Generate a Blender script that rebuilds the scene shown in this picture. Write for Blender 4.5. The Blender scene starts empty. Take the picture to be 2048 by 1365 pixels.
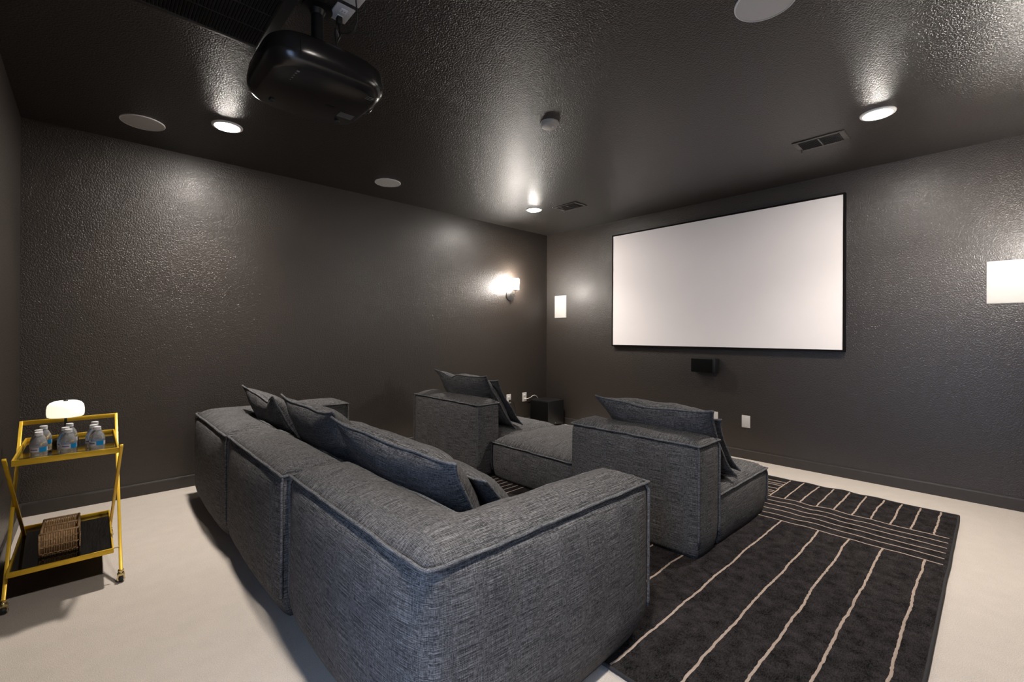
import bpy, bmesh, math, random
from mathutils import Vector, Matrix, noise

random.seed(7)
scene = bpy.context.scene
COL = scene.collection

# ------------------------------------------------------------------ camera
F_PX, YAW, HORIZON, CAM_H, ROLL = 903.894, 0.820345, 670.385, 1.26546, 0.00455
cam_data = bpy.data.cameras.new('camera')
cam_data.sensor_fit = 'HORIZONTAL'
cam_data.sensor_width = 36.0
cam_data.lens = F_PX / 2048 * 36
cam_data.shift_y = (HORIZON - 682.5) / 2048
cam_data.clip_start = 0.02
cam = bpy.data.objects.new('camera', cam_data)
COL.objects.link(cam)
_fw = Vector((math.cos(YAW), math.sin(YAW), 0))
_r0 = Vector((math.sin(YAW), -math.cos(YAW), 0))
_u0 = Vector((0, 0, 1))
_rt = _r0 * math.cos(ROLL) + _u0 * math.sin(ROLL)
_up = _u0 * math.cos(ROLL) - _r0 * math.sin(ROLL)
cam.matrix_world = Matrix(((_rt.x, _up.x, -_fw.x, 0), (_rt.y, _up.y, -_fw.y, 0),
                           (_rt.z, _up.z, -_fw.z, CAM_H), (0, 0, 0, 1)))
scene.camera = cam

# ------------------------------------------------------------------ light
DOWNLIGHT = 205.0      # glowing lens of each recessed lamp
DOWNLIGHT_BEAM = 94.0  # watts of its downward beam
BEAM_ANGLE = 124.0
SCONCE = 105.0          # wall lamps
TABLE_LAMP = 0.52
DAYLIGHT = 3.2        # daylight behind the open doorway
world = bpy.data.worlds.new('daylight')
scene.world = world
world.use_nodes = True
_bg = world.node_tree.nodes['Background']
_bg.inputs[0].default_value = (0.47, 0.65, 1.0, 1)
_bg.inputs[1].default_value = DAYLIGHT

scene.view_settings.view_transform = 'Standard'
scene.view_settings.look = 'None'
scene.view_settings.gamma = 1.0
scene.view_settings.use_curve_mapping = False
scene.view_settings.exposure = 1.0
scene.cycles.use_light_tree = False
scene.cycles.max_bounces = 8
scene.cycles.diffuse_bounces = 4
scene.cycles.glossy_bounces = 4
scene.cycles.transmission_bounces = 8
scene.cycles.sample_clamp_indirect = 6.0
scene.cycles.caustics_reflective = False
scene.cycles.caustics_refractive = False

# room box (metres): X towards the screen, Y towards the long left wall
XA, XC = 4.947, -0.354
YB, YR = 4.552, -0.31
ZH = 2.74
DOOR_Y0, DOOR_Y1, DOOR_H = -0.05, 0.85, 2.05

# ------------------------------------------------------------------ materials
MATS = {}


def nodes_of(m):
    m.use_nodes = True
    nt = m.node_tree
    return nt, nt.nodes['Principled BSDF']


def simple(name, col, rough=0.5, metal=0.0, spec=0.5, var=0.0, scale=40.0, bump=0.0, bscale=200.0, **kw):
    m = bpy.data.materials.new(name)
    nt, b = nodes_of(m)
    b.inputs['Base Color'].default_value = (*col, 1)
    b.inputs['Roughness'].default_value = rough
    b.inputs['Metallic'].default_value = metal
    b.inputs['Specular IOR Level'].default_value = spec
    for k, v in kw.items():
        b.inputs[k.replace('_', ' ')].default_value = v
    tc = nt.nodes.new('ShaderNodeTexCoord')
    if var > 0:
        n = nt.nodes.new('ShaderNodeTexNoise')
        n.inputs['Scale'].default_value = scale
        n.inputs['Detail'].default_value = 3
        nt.links.new(tc.outputs['Object'], n.inputs['Vector'])
        mr = nt.nodes.new('ShaderNodeMapRange')
        mr.inputs['From Min'].default_value = 0.3
        mr.inputs['From Max'].default_value = 0.7
        mr.inputs['To Min'].default_value = 1 - var
        mr.inputs['To Max'].default_value = 1 + var
        nt.links.new(n.outputs['Fac'], mr.inputs['Value'])
        mx = nt.nodes.new('ShaderNodeMix')
        mx.data_type = 'RGBA'
        mx.blend_type = 'MULTIPLY'
        mx.inputs['Factor'].default_value = 1
        mx.inputs['A'].default_value = (*col, 1)
        nt.links.new(mr.outputs['Result'], mx.inputs['B'])
        nt.links.new(mx.outputs['Result'], b.inputs['Base Color'])
    if bump > 0:
        n = nt.nodes.new('ShaderNodeTexNoise')
        n.inputs['Scale'].default_value = bscale
        n.inputs['Detail'].default_value = 2
        nt.links.new(tc.outputs['Object'], n.inputs['Vector'])
        bp = nt.nodes.new('ShaderNodeBump')
        bp.inputs['Strength'].default_value = bump
        bp.inputs['Distance'].default_value = 0.002
        nt.links.new(n.outputs['Fac'], bp.inputs['Height'])
        nt.links.new(bp.outputs['Normal'], b.inputs['Normal'])
    MATS[name] = m
    return m


def emissive(name, col, strength, base=(0.9, 0.9, 0.9)):
    m = simple(name, base, 0.4)
    b = m.node_tree.nodes['Principled BSDF']
    b.inputs['Emission Color'].default_value = (*col, 1)
    b.inputs['Emission Strength'].default_value = strength
    return m


def paint(name, col, rough, peel, dist, grain, spec):
    """dark semi-gloss paint over an orange-peel sprayed texture"""
    m = bpy.data.materials.new(name)
    nt, b = nodes_of(m)
    tc = nt.nodes.new('ShaderNodeTexCoord')
    n1 = nt.nodes.new('ShaderNodeTexNoise')
    n1.inputs['Scale'].default_value = grain
    n1.inputs['Detail'].default_value = 1.5
    n1.inputs['Roughness'].default_value = 0.5
    nt.links.new(tc.outputs['Object'], n1.inputs['Vector'])
    ad = nt.nodes.new('ShaderNodeMapRange')
    ad.interpolation_type = 'SMOOTHSTEP'
    ad.inputs['From Min'].default_value = 0.34
    ad.inputs['From Max'].default_value = 0.62
    nt.links.new(n1.outputs['Fac'], ad.inputs['Value'])
    bp = nt.nodes.new('ShaderNodeBump')
    bp.inputs['Strength'].default_value = peel
    bp.inputs['Distance'].default_value = dist
    nt.links.new(ad.outputs[0], bp.inputs['Height'])
    nt.links.new(bp.outputs['Normal'], b.inputs['Normal'])
    b.inputs['Base Color'].default_value = (*col, 1)
    b.inputs['Roughness'].default_value = rough
    b.inputs['Specular IOR Level'].default_value = spec
    MATS[name] = m
    return m


def fabric(name, dark, light, contrast=1.0):
    """heathered two-tone weave with slubs running both ways; UVs are metres"""
    m = bpy.data.materials.new(name)
    nt, b = nodes_of(m)
    uv = nt.nodes.new('ShaderNodeUVMap')
    uv.uv_map = 'uv'
    oi = nt.nodes.new('ShaderNodeObjectInfo')
    off = nt.nodes.new('ShaderNodeVectorMath')
    off.operation = 'MULTIPLY_ADD'
    cmb = nt.nodes.new('ShaderNodeCombineXYZ')
    for i in range(3):
        nt.links.new(oi.outputs['Random'], cmb.inputs[i])
    nt.links.new(cmb.outputs[0], off.inputs[0])
    off.inputs[1].default_value = (37, 53, 0)
    nt.links.new(uv.outputs[0], off.inputs[2])

    def slub(sx, sy, detail):
        mp = nt.nodes.new('ShaderNodeMapping')
        mp.inputs['Scale'].default_value = (sx, sy, 1)
        nt.links.new(off.outputs[0], mp.inputs['Vector'])
        n = nt.nodes.new('ShaderNodeTexNoise')
        n.noise_dimensions = '2D'
        n.inputs['Scale'].default_value = 1
        n.inputs['Detail'].default_value = detail
        n.inputs['Roughness'].default_value = 0.6
        nt.links.new(mp.outputs[0], n.inputs['Vector'])
        return n.outputs['Fac']
    h = slub(60, 620, 0)
    v = slub(560, 70, 0)
    hl = slub(9, 520, 0)
    vl = slub(460, 13, 0)
    s = slub(720, 720, 1)

    def math2(op, a, c, k=None):
        q = nt.nodes.new('ShaderNodeMath')
        q.operation = op
        for i, x in enumerate((a, c, k)):
            if x is None:
                continue
            if isinstance(x, (int, float)):
                q.inputs[i].default_value = x
            else:
                nt.links.new(x, q.inputs[i])
        return q.outputs[0]
    tot = math2('MULTIPLY', h, 0.85)
    tot = math2('MULTIPLY_ADD', v, 0.70, tot)
    tot = math2('MULTIPLY_ADD', hl, 1.0, tot)
    tot = math2('MULTIPLY_ADD', vl, 0.40, tot)
    tot = math2('MULTIPLY_ADD', s, 0.85, tot)
    mean = 0.5 * (0.85 + 0.70 + 1.0 + 0.40 + 0.85)
    mr = nt.nodes.new('ShaderNodeMapRange')
    mr.inputs['From Min'].default_value = mean - 0.50 / contrast
    mr.inputs['From Max'].default_value = mean + 0.56 / contrast
    nt.links.new(tot, mr.inputs['Value'])
    pw = math2('POWER', mr.outputs['Result'], 1.5)
    mx = nt.nodes.new('ShaderNodeMix')
    mx.data_type = 'RGBA'
    mx.inputs['A'].default_value = (*dark, 1)
    mx.inputs['B'].default_value = (*light, 1)
    nt.links.new(pw, mx.inputs['Factor'])
    nt.links.new(mx.outputs['Result'], b.inputs['Base Color'])
    b.inputs['Roughness'].default_value = 0.92
    b.inputs['Specular IOR Level'].default_value = 0.15
    bp = nt.nodes.new('ShaderNodeBump')
    bp.inputs['Strength'].default_value = 0.5
    bp.inputs['Distance'].default_value = 0.0015
    nt.links.new(tot, bp.inputs['Height'])
    nt.links.new(bp.outputs['Normal'], b.inputs['Normal'])
    MATS[name] = m
    return m


def pile(name, col, var, fine, mottle=0.55, stretch=(1, 1, 1), blotch=9):
    """cut-pile textile: tufts, mottling and brushed streaks"""
    m = bpy.data.materials.new(name)
    nt, b = nodes_of(m)
    tc = nt.nodes.new('ShaderNodeTexCoord')
    mp = nt.nodes.new('ShaderNodeMapping')
    mp.inputs['Scale'].default_value = stretch
    nt.links.new(tc.outputs['Object'], mp.inputs['Vector'])

    def nz(sc, det, src):
        n = nt.nodes.new('ShaderNodeTexNoise')
        n.inputs['Scale'].default_value = sc
        n.inputs['Detail'].default_value = det
        n.inputs['Roughness'].default_value = 0.65
        nt.links.new(src, n.inputs['Vector'])
        return n.outputs['Fac']
    a = nz(fine, 2, mp.outputs[0])
    c = nz(blotch, 4, tc.outputs['Object'])
    ad = nt.nodes.new('ShaderNodeMath')
    ad.operation = 'MULTIPLY_ADD'
    ad.inputs[1].default_value = mottle
    nt.links.new(c, ad.inputs[0])
    nt.links.new(a, ad.inputs[2])
    mr = nt.nodes.new('ShaderNodeMapRange')
    mr.inputs['From Min'].default_value = 0.5 + mottle * 0.5 - 0.275
    mr.inputs['From Max'].default_value = 0.5 + mottle * 0.5 + 0.275
    mr.inputs['To Min'].default_value = 1 - var
    mr.inputs['To Max'].default_value = 1 + var
    nt.links.new(ad.outputs[0], mr.inputs['Value'])
    mx = nt.nodes.new('ShaderNodeMix')
    mx.data_type = 'RGBA'
    mx.blend_type = 'MULTIPLY'
    mx.inputs['Factor'].default_value = 1
    mx.inputs['A'].default_value = (*col, 1)
    nt.links.new(mr.outputs['Result'], mx.inputs['B'])
    nt.links.new(mx.outputs['Result'], b.inputs['Base Color'])
    b.inputs['Roughness'].default_value = 0.95
    b.inputs['Specular IOR Level'].default_value = 0.1
    bp = nt.nodes.new('ShaderNodeBump')
    bp.inputs['Strength'].default_value = 0.7
    bp.inputs['Distance'].default_value = 0.004
    nt.links.new(a, bp.inputs['Height'])
    nt.links.new(bp.outputs['Normal'], b.inputs['Normal'])
    MATS[name] = m
    return m


paint('wall_paint', (0.033, 0.0258, 0.0212), 0.33, 0.6, 0.0018, 128, 0.75)
paint('ceiling_paint', (0.027, 0.0222, 0.0197), 0.33, 0.65, 0.0019, 112, 0.62)
simple('trim_paint', (0.040, 0.034, 0.031), 0.38, var=0.08, scale=15, bump=0.05, bscale=60)
pile('carpet', (0.60, 0.535, 0.475), 0.20, 260, mottle=0.25)
pile('rug_pile', (0.0205, 0.0178, 0.0178), 0.95, 230, mottle=0.95, stretch=(0.45, 1, 1), blotch=16)
pile('rug_line', (0.42, 0.33, 0.27), 0.25, 420)
simple('rug_binding', (0.022, 0.021, 0.022), 0.9, var=0.3, scale=300, bump=0.3, bscale=500)
fabric('sofa_fabric', (0.024, 0.0237, 0.0255), (0.215, 0.207, 0.205))
fabric('pillow_fabric', (0.023, 0.0230, 0.0250), (0.190, 0.184, 0.185))
fabric('piping_fabric', (0.040, 0.040, 0.044), (0.24, 0.24, 0.245))
simple('screen_white', (0.90, 0.85, 0.838), 0.85, spec=0.2, var=0.01, scale=3)
simple('screen_velvet', (0.008, 0.007, 0.007), 0.95, spec=0.1, var=0.2, scale=300)
simple('speaker_black', (0.006, 0.006, 0.006), 0.45, var=0.15, scale=80)
simple('grille_cloth', (0.004, 0.004, 0.004), 0.95, spec=0.1, var=0.3, scale=600)
simple('plastic_white', (0.60, 0.575, 0.55), 0.45, var=0.02, scale=12)
simple('speaker_grille_white', (0.58, 0.555, 0.53), 0.7, var=0.05, scale=900, bump=0.2, bscale=900)
simple('detector_plastic', (0.46, 0.42, 0.375), 0.5, var=0.03, scale=20)
simple('trim_white', (0.85, 0.84, 0.82), 0.5, var=0.02, scale=20)
simple('plastic_shadow', (0.05, 0.045, 0.045), 0.6, var=0.1, scale=50)
simple('projector_black', (0.009, 0.008, 0.008), 0.21, var=0.15, scale=60, bump=0.05, bscale=900)
simple('projector_gloss', (0.012, 0.011, 0.011), 0.2, var=0.1, scale=60)
simple('projector_print', (0.16, 0.15, 0.14), 0.6, var=0.2, scale=400)
simple('mount_black', (0.008, 0.008, 0.008), 0.4, 0.3, var=0.1, scale=60)
simple('chrome', (0.7, 0.7, 0.7), 0.2, 1.0, var=0.05, scale=50)
simple('vent_metal', (0.062, 0.055, 0.050), 0.35, 0.1, var=0.1, scale=60)
simple('vent_slat_metal', (0.26, 0.24, 0.23), 0.3, 0.4, var=0.1, scale=60)
simple('vent_shade_black', (0.004, 0.004, 0.004), 0.9, spec=0.1, var=0.2, scale=60)  # near-black that paints the shade inside the ducts
simple('grille_metal', (0.028, 0.026, 0.026), 0.42, 0.2, var=0.1, scale=60)
simple('gold_paint', (0.80, 0.50, 0.035), 0.34, 0.35, var=0.06, scale=25)
simple('gold_caster', (0.72, 0.58, 0.28), 0.22, 0.95, var=0.05, scale=60)
simple('rubber', (0.012, 0.012, 0.012), 0.6, var=0.2, scale=120)
simple('tray_glass', (0.003, 0.003, 0.003), 0.06, spec=0.6, var=0.1, scale=10)
simple('lamp_black', (0.012, 0.011, 0.011), 0.35, var=0.1, scale=60)
simple('bronze', (0.045, 0.042, 0.040), 0.4, 0.6, var=0.1, scale=60)
simple('wicker', (0.60, 0.38, 0.20), 0.65, var=0.35, scale=120, bump=0.4, bscale=500)
simple('bottle_cap', (0.80, 0.79, 0.80), 0.4, var=0.03, scale=300)
simple('label_white', (0.62, 0.60, 0.68), 0.5, var=0.08, scale=120)
simple('label_blue', (0.0, 0.26, 0.62), 0.4, var=0.1, scale=120)
simple('label_ink', (0.12, 0.11, 0.20), 0.5, var=0.1, scale=200)
simple('cable_white', (0.75, 0.72, 0.64), 0.5, var=0.04, scale=100)
simple('cable_black', (0.01, 0.01, 0.01), 0.5, var=0.1, scale=100)
water = simple('bottle_water', (0.97, 0.98, 1.0), 0.04, spec=0.5, var=0.01, scale=20)
_wb = water.node_tree.nodes['Principled BSDF']
_wb.inputs['Transmission Weight'].default_value = 0.78
_wb.inputs['IOR'].default_value = 1.33
emissive('downlight_lens', (1.0, 0.925, 0.845), DOWNLIGHT)
emissive('sconce_glass', (1.0, 0.93, 0.85), SCONCE)
emissive('lamp_shade_glow', (1.0, 0.91, 0.70), TABLE_LAMP)


# ------------------------------------------------------------------ builders
class MB:
    def __init__(self):
        self.v, self.f, self.uv = [], [], []

    def box(self, x0, x1, y0, y1, z0, z1):
        n = len(self.v)
        self.v += [(x0, y0, z0), (x1, y0, z0), (x1, y1, z0), (x0, y1, z0),
                   (x0, y0, z1), (x1, y0, z1), (x1, y1, z1), (x0, y1, z1)]
        for q in ((3, 2, 1, 0), (4, 5, 6, 7), (0, 1, 5, 4), (1, 2, 6, 5), (2, 3, 7, 6), (3, 0, 4, 7)):
            self.f.append(tuple(n + i for i in q))
        return self

    def bar(self, a, b, w, h, up=(0, 0, 1)):
        """rectangular bar from a to b, w across, h along 'up'"""
        a, b = Vector(a), Vector(b)
        d = (b - a).normalized()
        s = d.cross(Vector(up))
        if s.length < 1e-4:
            s = d.cross(Vector((1, 0, 0)))
        s.normalize()
        u = s.cross(d).normalized()
        n = len(self.v)
        for p in (a, b):
            for (i, j) in ((-1, -1), (1, -1), (1, 1), (-1, 1)):
                self.v.append(tuple(p + s * (i * w / 2) + u * (j * h / 2)))
        self.f += [(n + 3, n + 2, n + 1, n), (n + 4, n + 5, n + 6, n + 7)]
        for i in range(4):
            j = (i + 1) % 4
            self.f.append((n + i, n + j, n + 4 + j, n + 4 + i))
        return self

    def tube(self, pts, r, seg=8, closed=False, flat=1.0, caps=True):
        pts = [Vector(p) for p in pts]
        n0 = len(self.v)
        N = len(pts)
        prev = None
        for i, p in enumerate(pts):
            if closed:
                d = pts[(i + 1) % N] - pts[i - 1]
            else:
                d = pts[min(i + 1, N - 1)] - pts[max(i - 1, 0)]
            d.normalize()
            if prev is None:
                ref = Vector((0, 0, 1)) if abs(d.z) < 0.9 else Vector((1, 0, 0))
                s = d.cross(ref).normalized()
            else:
                s = (prev - d * prev.dot(d)).normalized()
            prev = s
            u = s.cross(d)
            rr = r[i] if isinstance(r, (list, tuple)) else r
            for k in range(seg):
                t = 2 * math.pi * k / seg
                self.v.append(tuple(p + s * (math.cos(t) * rr) + u * (math.sin(t) * rr * flat)))
        M = N if closed else N - 1
        for i in range(M):
            a, b = n0 + i * seg, n0 + ((i + 1) % N) * seg
            for k in range(seg):
                k2 = (k + 1) % seg
                self.f.append((a + k, a + k2, b + k2, b + k))
        if not closed and caps:
            self.f.append(tuple(n0 + k for k in reversed(range(seg))))
            e = n0 + (N - 1) * seg
            self.f.append(tuple(e + k for k in range(seg)))
        return self

    def lathe(self, prof, c=(0, 0, 0), seg=32, axis='z', a0=0.0, a1=2 * math.pi):
        """revolve (radius, height) pairs"""
        n0 = len(self.v)
        full = abs(a1 - a0 - 2 * math.pi) < 1e-6
        ns = seg if full else seg + 1
        for (r, h) in prof:
            for k in range(ns):
                t = a0 + (a1 - a0) * k / seg
                x, y = r * math.cos(t), r * math.sin(t)
                q = {'z': (x, y, h), 'y': (x, h, -y), 'x': (h, x, y)}[axis]
                self.v.append((c[0] + q[0], c[1] + q[1], c[2] + q[2]))
        for i in range(len(prof) - 1):
            for k in range(seg):
                k2 = (k + 1) % ns
                a, b = n0 + i * ns, n0 + (i + 1) * ns
                self.f.append((a + k, a + k2, b + k2, b + k))
        return self

    def build(self, name, mat, parent=None, smooth=False, loc=None, bevel=0.0, bseg=2, kind=None):
        me = bpy.data.meshes.new(name)
        o0 = Vector(loc) if loc is not None else Vector((0, 0, 0))
        me.from_pydata([tuple(Vector(v) - o0) for v in self.v], [], self.f)
        me.materials.append(MATS[mat])
        bm = bmesh.new()
        bm.from_mesh(me)
        bmesh.ops.remove_doubles(bm, verts=bm.verts, dist=1e-6)
        bmesh.ops.recalc_face_normals(bm, faces=bm.faces)
        if bevel > 0:
            bmesh.ops.bevel(bm, geom=list(bm.edges), offset=bevel, segments=bseg, profile=0.5,
                            affect='EDGES', clamp_overlap=True)
        bm.to_mesh(me)
        bm.free()
        if smooth or bevel > 0:
            me.polygons.foreach_set('use_smooth', [True] * len(me.polygons))
            if bevel > 0 or smooth == 'auto':
                me.set_sharp_from_angle(angle=math.radians(40))
        me.update()
        ob = bpy.data.objects.new(name, me)
        COL.objects.link(ob)
        if parent is not None:
            ob.parent = parent
            base = world_loc(parent)
            ob.location = o0 - base
        else:
            ob.location = o0
        if kind:
            ob['kind'] = kind
        return ob


def world_loc(o):
    p = Vector(o.location)
    while o.parent is not None:
        o = o.parent
        p += Vector(o.location)
    return p


def tag(o, label, cat, group=None):
    o['label'] = label
    o['category'] = cat
    if group:
        o['group'] = group
    return o


def thing(name, loc, label, cat, group=None):
    o = bpy.data.objects.new(name, None)
    o.empty_display_size = 0.05
    COL.objects.link(o)
    o.location = loc
    return tag(o, label, cat, group)


def struct(name, mb, mat, **kw):
    return mb.build(name, mat, kind='structure', **kw)


def raw_mesh(name, verts, faces, uvs, mat, parent=None, loc=(0, 0, 0)):
    """smooth mesh with per-face-corner UVs"""
    me = bpy.data.meshes.new(name)
    o0 = Vector(loc)
    me.from_pydata([tuple(Vector(v) - o0) for v in verts], [], faces)
    lay = me.uv_layers.new(name='uv')
    k = 0
    flat = []
    for f in uvs:
        for c in f:
            flat += [c[0], c[1]]
    lay.data.foreach_set('uv', flat)
    me.materials.append(MATS[mat])
    me.polygons.foreach_set('use_smooth', [True] * len(me.polygons))
    me.update()
    ob = bpy.data.objects.new(name, me)
    COL.objects.link(ob)
    if parent is not None:
        ob.parent = parent
        ob.location = o0 - world_loc(parent)
    else:
        ob.location = o0
    return ob


def add_uv_box(ob):
    """simple metre-scale UVs from the dominant normal"""
    me = ob.data
    lay = me.uv_layers.new(name='uv')
    for p in me.polygons:
        n = p.normal
        ax = max(range(3), key=lambda i: abs(n[i]))
        for li in p.loop_indices:
            c = me.vertices[me.loops[li].vertex_index].co
            lay.data[li].uv = ((c.y, c.z), (c.x, c.z), (c.x, c.y))[ax]


# ------------------------------------------------------------------ room
T = 0.12
struct('floor', MB().box(XC - 2.2, XA + T, YR - T, YB + T, -0.1, 0.0), 'carpet')
struct('ceiling', MB().box(XC - T, XA + T, YR - T, YB + T, ZH, ZH + 0.1), 'ceiling_paint')
struct('wall_left', MB().box(XC - T, XA + T, YB, YB + T, 0, ZH), 'wall_paint')
struct('wall_front', MB().box(XA, XA + T, YR - T, YB, 0, ZH), 'wall_paint')
struct('wall_right', MB().box(XC - T, XA, YR - T, YR, 0, ZH), 'wall_paint')
wb = MB().box(XC - T, XC, DOOR_Y1, YB, 0, ZH).box(XC - T, XC, YR, DOOR_Y0, 0, ZH)
wb.box(XC - T, XC, DOOR_Y0, DOOR_Y1, DOOR_H, ZH)
struct('wall_back', wb, 'wall_paint')


def baseboard(name, a, b, n):
    """moulded board from a to b with inward normal n"""
    a, b, n = Vector((*a, 0)), Vector((*b, 0)), Vector((*n, 0))
    prof = [(0, 0), (0.014, 0), (0.014, 0.083), (0.011, 0.091), (0.004, 0.094), (0, 0.094)]
    mb = MB()
    for p in (a, b):
        for (d, z) in prof:
            mb.v.append(tuple(p + n * d + Vector((0, 0, z))))
    k = len(prof)
    for i in range(k):
        j = (i + 1) % k
        mb.f.append((i, j, k + j, k + i))
    mb.f.append(tuple(range(k)))
    mb.f.append(tuple(reversed(range(k, 2 * k))))
    return struct(name, mb, 'trim_paint')


baseboard('baseboard_left', (XC, YB), (XA, YB), (0, -1))
baseboard('baseboard_front', (XA, YB - 0.014), (XA, YR), (-1, 0))
baseboard('baseboard_right', (XC, YR), (XA - 0.014, YR), (0, 1))
baseboard('baseboard_back', (XC, DOOR_Y1 + 0.07), (XC, YB - 0.014), (1, 0))
dc = MB()
dc.box(XC - T - 0.012, XC + 0.012, DOOR_Y1, DOOR_Y1 + 0.07, 0, DOOR_H + 0.07)
dc.box(XC - T - 0.012, XC + 0.012, DOOR_Y0 - 0.07, DOOR_Y0, 0, DOOR_H + 0.07)
dc.box(XC - T - 0.012, XC + 0.012, DOOR_Y0, DOOR_Y1, DOOR_H, DOOR_H + 0.07)
struct('trim_1', dc, 'trim_paint')


# ------------------------------------------------------------------ upholstery
def vnoise(x, y, z):
    return noise.noise(Vector((x, y, z)))


def puffy(name, parent, x0, y0, poly, cell, H, crown, crown_s, side, seams, mat='sofa_fabric', top_round=0.05,
          seed=0.0, soft=(), tuck=0.055, pipe_r=0.0075, z0=0.0, edge_dip=0.0):
    """stuffed block: poly = CCW corner list in whole cells, side = bulge per polygon edge,
    seams = polygon corners that carry an upright flanged seam, soft = corners without one"""
    n = len(poly)
    per, info = [], []            # lattice points round the outline
    for e in range(n):
        a, b = poly[e], poly[(e + 1) % n]
        L = abs(b[0] - a[0]) + abs(b[1] - a[1])
        dx, dy = (b[0] - a[0]) // L, (b[1] - a[1]) // L
        for k in range(L):
            per.append((a[0] + dx * k, a[1] + dy * k))
            info.append((e, k, L, dx, dy))
    start = {info[i][0]: i for i in range(len(per) - 1, -1, -1) if info[i][1] == 0}

    def convex(i):
        a, b, c = poly[i - 1], poly[i], poly[(i + 1) % n]
        return (b[0] - a[0]) * (c[1] - b[1]) - (b[1] - a[1]) * (c[0] - b[0]) > 0
    N = len(per)
    nz = max(8, int(H / 0.022))
    V, Fc, UV = [], [], []
    arc = 0.0
    cols = []
    for i, (ix, iy) in enumerate(per):
        e, k, L, dx, dy = info[i]
        nx, ny = dy, -dx
        if k == 0:
            p = (e - 1) % n
            a, b = poly[p], poly[e]
            Lp = abs(b[0] - a[0]) + abs(b[1] - a[1])
            pdx, pdy = (b[0] - a[0]) // Lp, (b[1] - a[1]) // Lp
            nx, ny = nx + pdy, ny - pdx
        d0 = k * cell
        d1 = (L - k) * cell
        c0, c1 = convex(e), convex((e + 1) % n)
        bul = side[e] if k else 0.5 * (side[e] + side[e - 1])

        def pin(d, cv, corner):
            if not cv:
                return 1.0
            s = 0.10 if corner % n in soft else 0.055
            return 1 - math.exp(-d / s)
        ps = min(pin(d0, c0, e), pin(d1, c1, e + 1))
        mid = math.sin(math.pi * k / L) if k else 0.0
        col = []
        for m in range(nz + 1):
            t = (m / nz) ** 1.4
            z = H * (1 - t)
            dt = H - z
            pz = 1 - math.exp(-dt / 0.045)
            low = min(1.0, z / 0.15)
            bb = bul * (0.62 * pz * ps + 0.38 * pz * mid * math.sin(math.pi * min(1, 0.12 + t * 0.9)))
            tk = tuck * (1 - low) ** 2 + 0.007 * math.exp(-((dt - 0.012) / 0.010) ** 2)
            near_c = e if d0 < d1 else (e + 1) % n
            rnd = 0.012 * math.exp(-min(d0, d1) / 0.035) if (c0 if d0 < d1 else c1) and near_c not in seams else 0.0
            wr = 0.0035 * vnoise(ix * cell * 14 + seed, iy * cell * 14, 3.1 + z * 2.5) * math.exp(-dt / 0.16) * pz
            wr += 0.006 * vnoise(ix * cell * 3.3 + seed, iy * cell * 3.3, z * 3.7)
            wr *= min(1.0, min(d0, d1) / 0.06)
            w = 0.004 * vnoise(ix * cell * 7 + seed * 2, iy * cell * 7, 9.0)
            off = bb + (wr * (pz if bul > 0 else 0)) - tk - rnd
            # the outline shrinks along the edge too where the block tucks in
            i0, i1 = (tk if c0 else -tk), (tk if c1 else -tk)
            al = i0 + d0 * (d0 + d1 - i0 - i1) / (d0 + d1) + (rnd if k == 0 else 0.0)
            ax, ay = poly[e]
            x = x0 + ax * cell + dx * al + dy * off
            y = y0 + ay * cell + dy * al - dx * off
            dip = edge_dip * mid if t == 0 else edge_dip * mid * math.exp(-dt / 0.08)
            zz = z0 + z + (w - dip) * math.exp(-dt / 0.03)
            col.append(len(V))
            V.append((x, y, zz))
        cols.append(col)
    for i in range(N):
        j = (i + 1) % N
        s0, s1 = i * cell, (i + 1) * cell
        for m in range(nz):
            a, b = H * (1 - (m / nz) ** 1.4), H * (1 - ((m + 1) / nz) ** 1.4)
            Fc.append((cols[i][m], cols[i][m + 1], cols[j][m + 1], cols[j][m]))
            UV.append(((s0, a), (s0, b), (s1, b), (s1, a)))
    Fc.append(tuple(cols[i][nz] for i in reversed(range(N))))
    UV.append(tuple((0, 0) for i in range(N)))
    # top sheet
    key = {per[i]: cols[i][0] for i in range(N)}
    xs = [p[0] for p in poly]
    ys = [p[1] for p in poly]

    def inside(cx, cy):
        r = False
        for e in range(n):
            (ax, ay), (bx, by) = poly[e], poly[(e + 1) % n]
            if (ay > cy) != (by > cy) and cx < (bx - ax) * (cy - ay) / (by - ay) + ax:
                r = not r
        return r

    def dist(px, py):
        best = 1e9
        for e in range(n):
            (ax, ay), (bx, by) = poly[e], poly[(e + 1) % n]
            lx, hx, ly, hy = min(ax, bx), max(ax, bx), min(ay, by), max(ay, by)
            qx, qy = min(max(px, lx), hx), min(max(py, ly), hy)
            best = min(best, math.hypot(px - qx, py - qy))
        return best * cell

    def tv(i, j):
        if (i, j) in key:
            return key[(i, j)]
        d = dist(i, j)
        z = H + crown * (0.45 * (1 - math.exp(-d / top_round)) + 0.55 * (1 - math.exp(-d / crown_s)))
        z += 0.007 * vnoise(i * cell * 4 + seed, j * cell * 4, 1.7) * min(1, d / 0.05)
        z += 0.0055 * vnoise(i * cell * 5 + seed, j * cell * 15, 5.7) * min(1, d / 0.04)
        key[(i, j)] = len(V)
        V.append((x0 + i * cell, y0 + j * cell, z0 + z))
        return key[(i, j)]
    for i in range(min(xs), max(xs)):
        for j in range(min(ys), max(ys)):
            if inside(i + 0.5, j + 0.5):
                Fc.append((tv(i, j), tv(i + 1, j), tv(i + 1, j + 1), tv(i, j + 1)))
                UV.append(((i * cell, j * cell), (i * cell + cell, j * cell),
                           (i * cell + cell, j * cell + cell), (i * cell, j * cell + cell)))
    body = raw_mesh(name, V, Fc, UV, mat, parent, loc=(x0, y0, z0))
    # flanged seams
    ring = []
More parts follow.
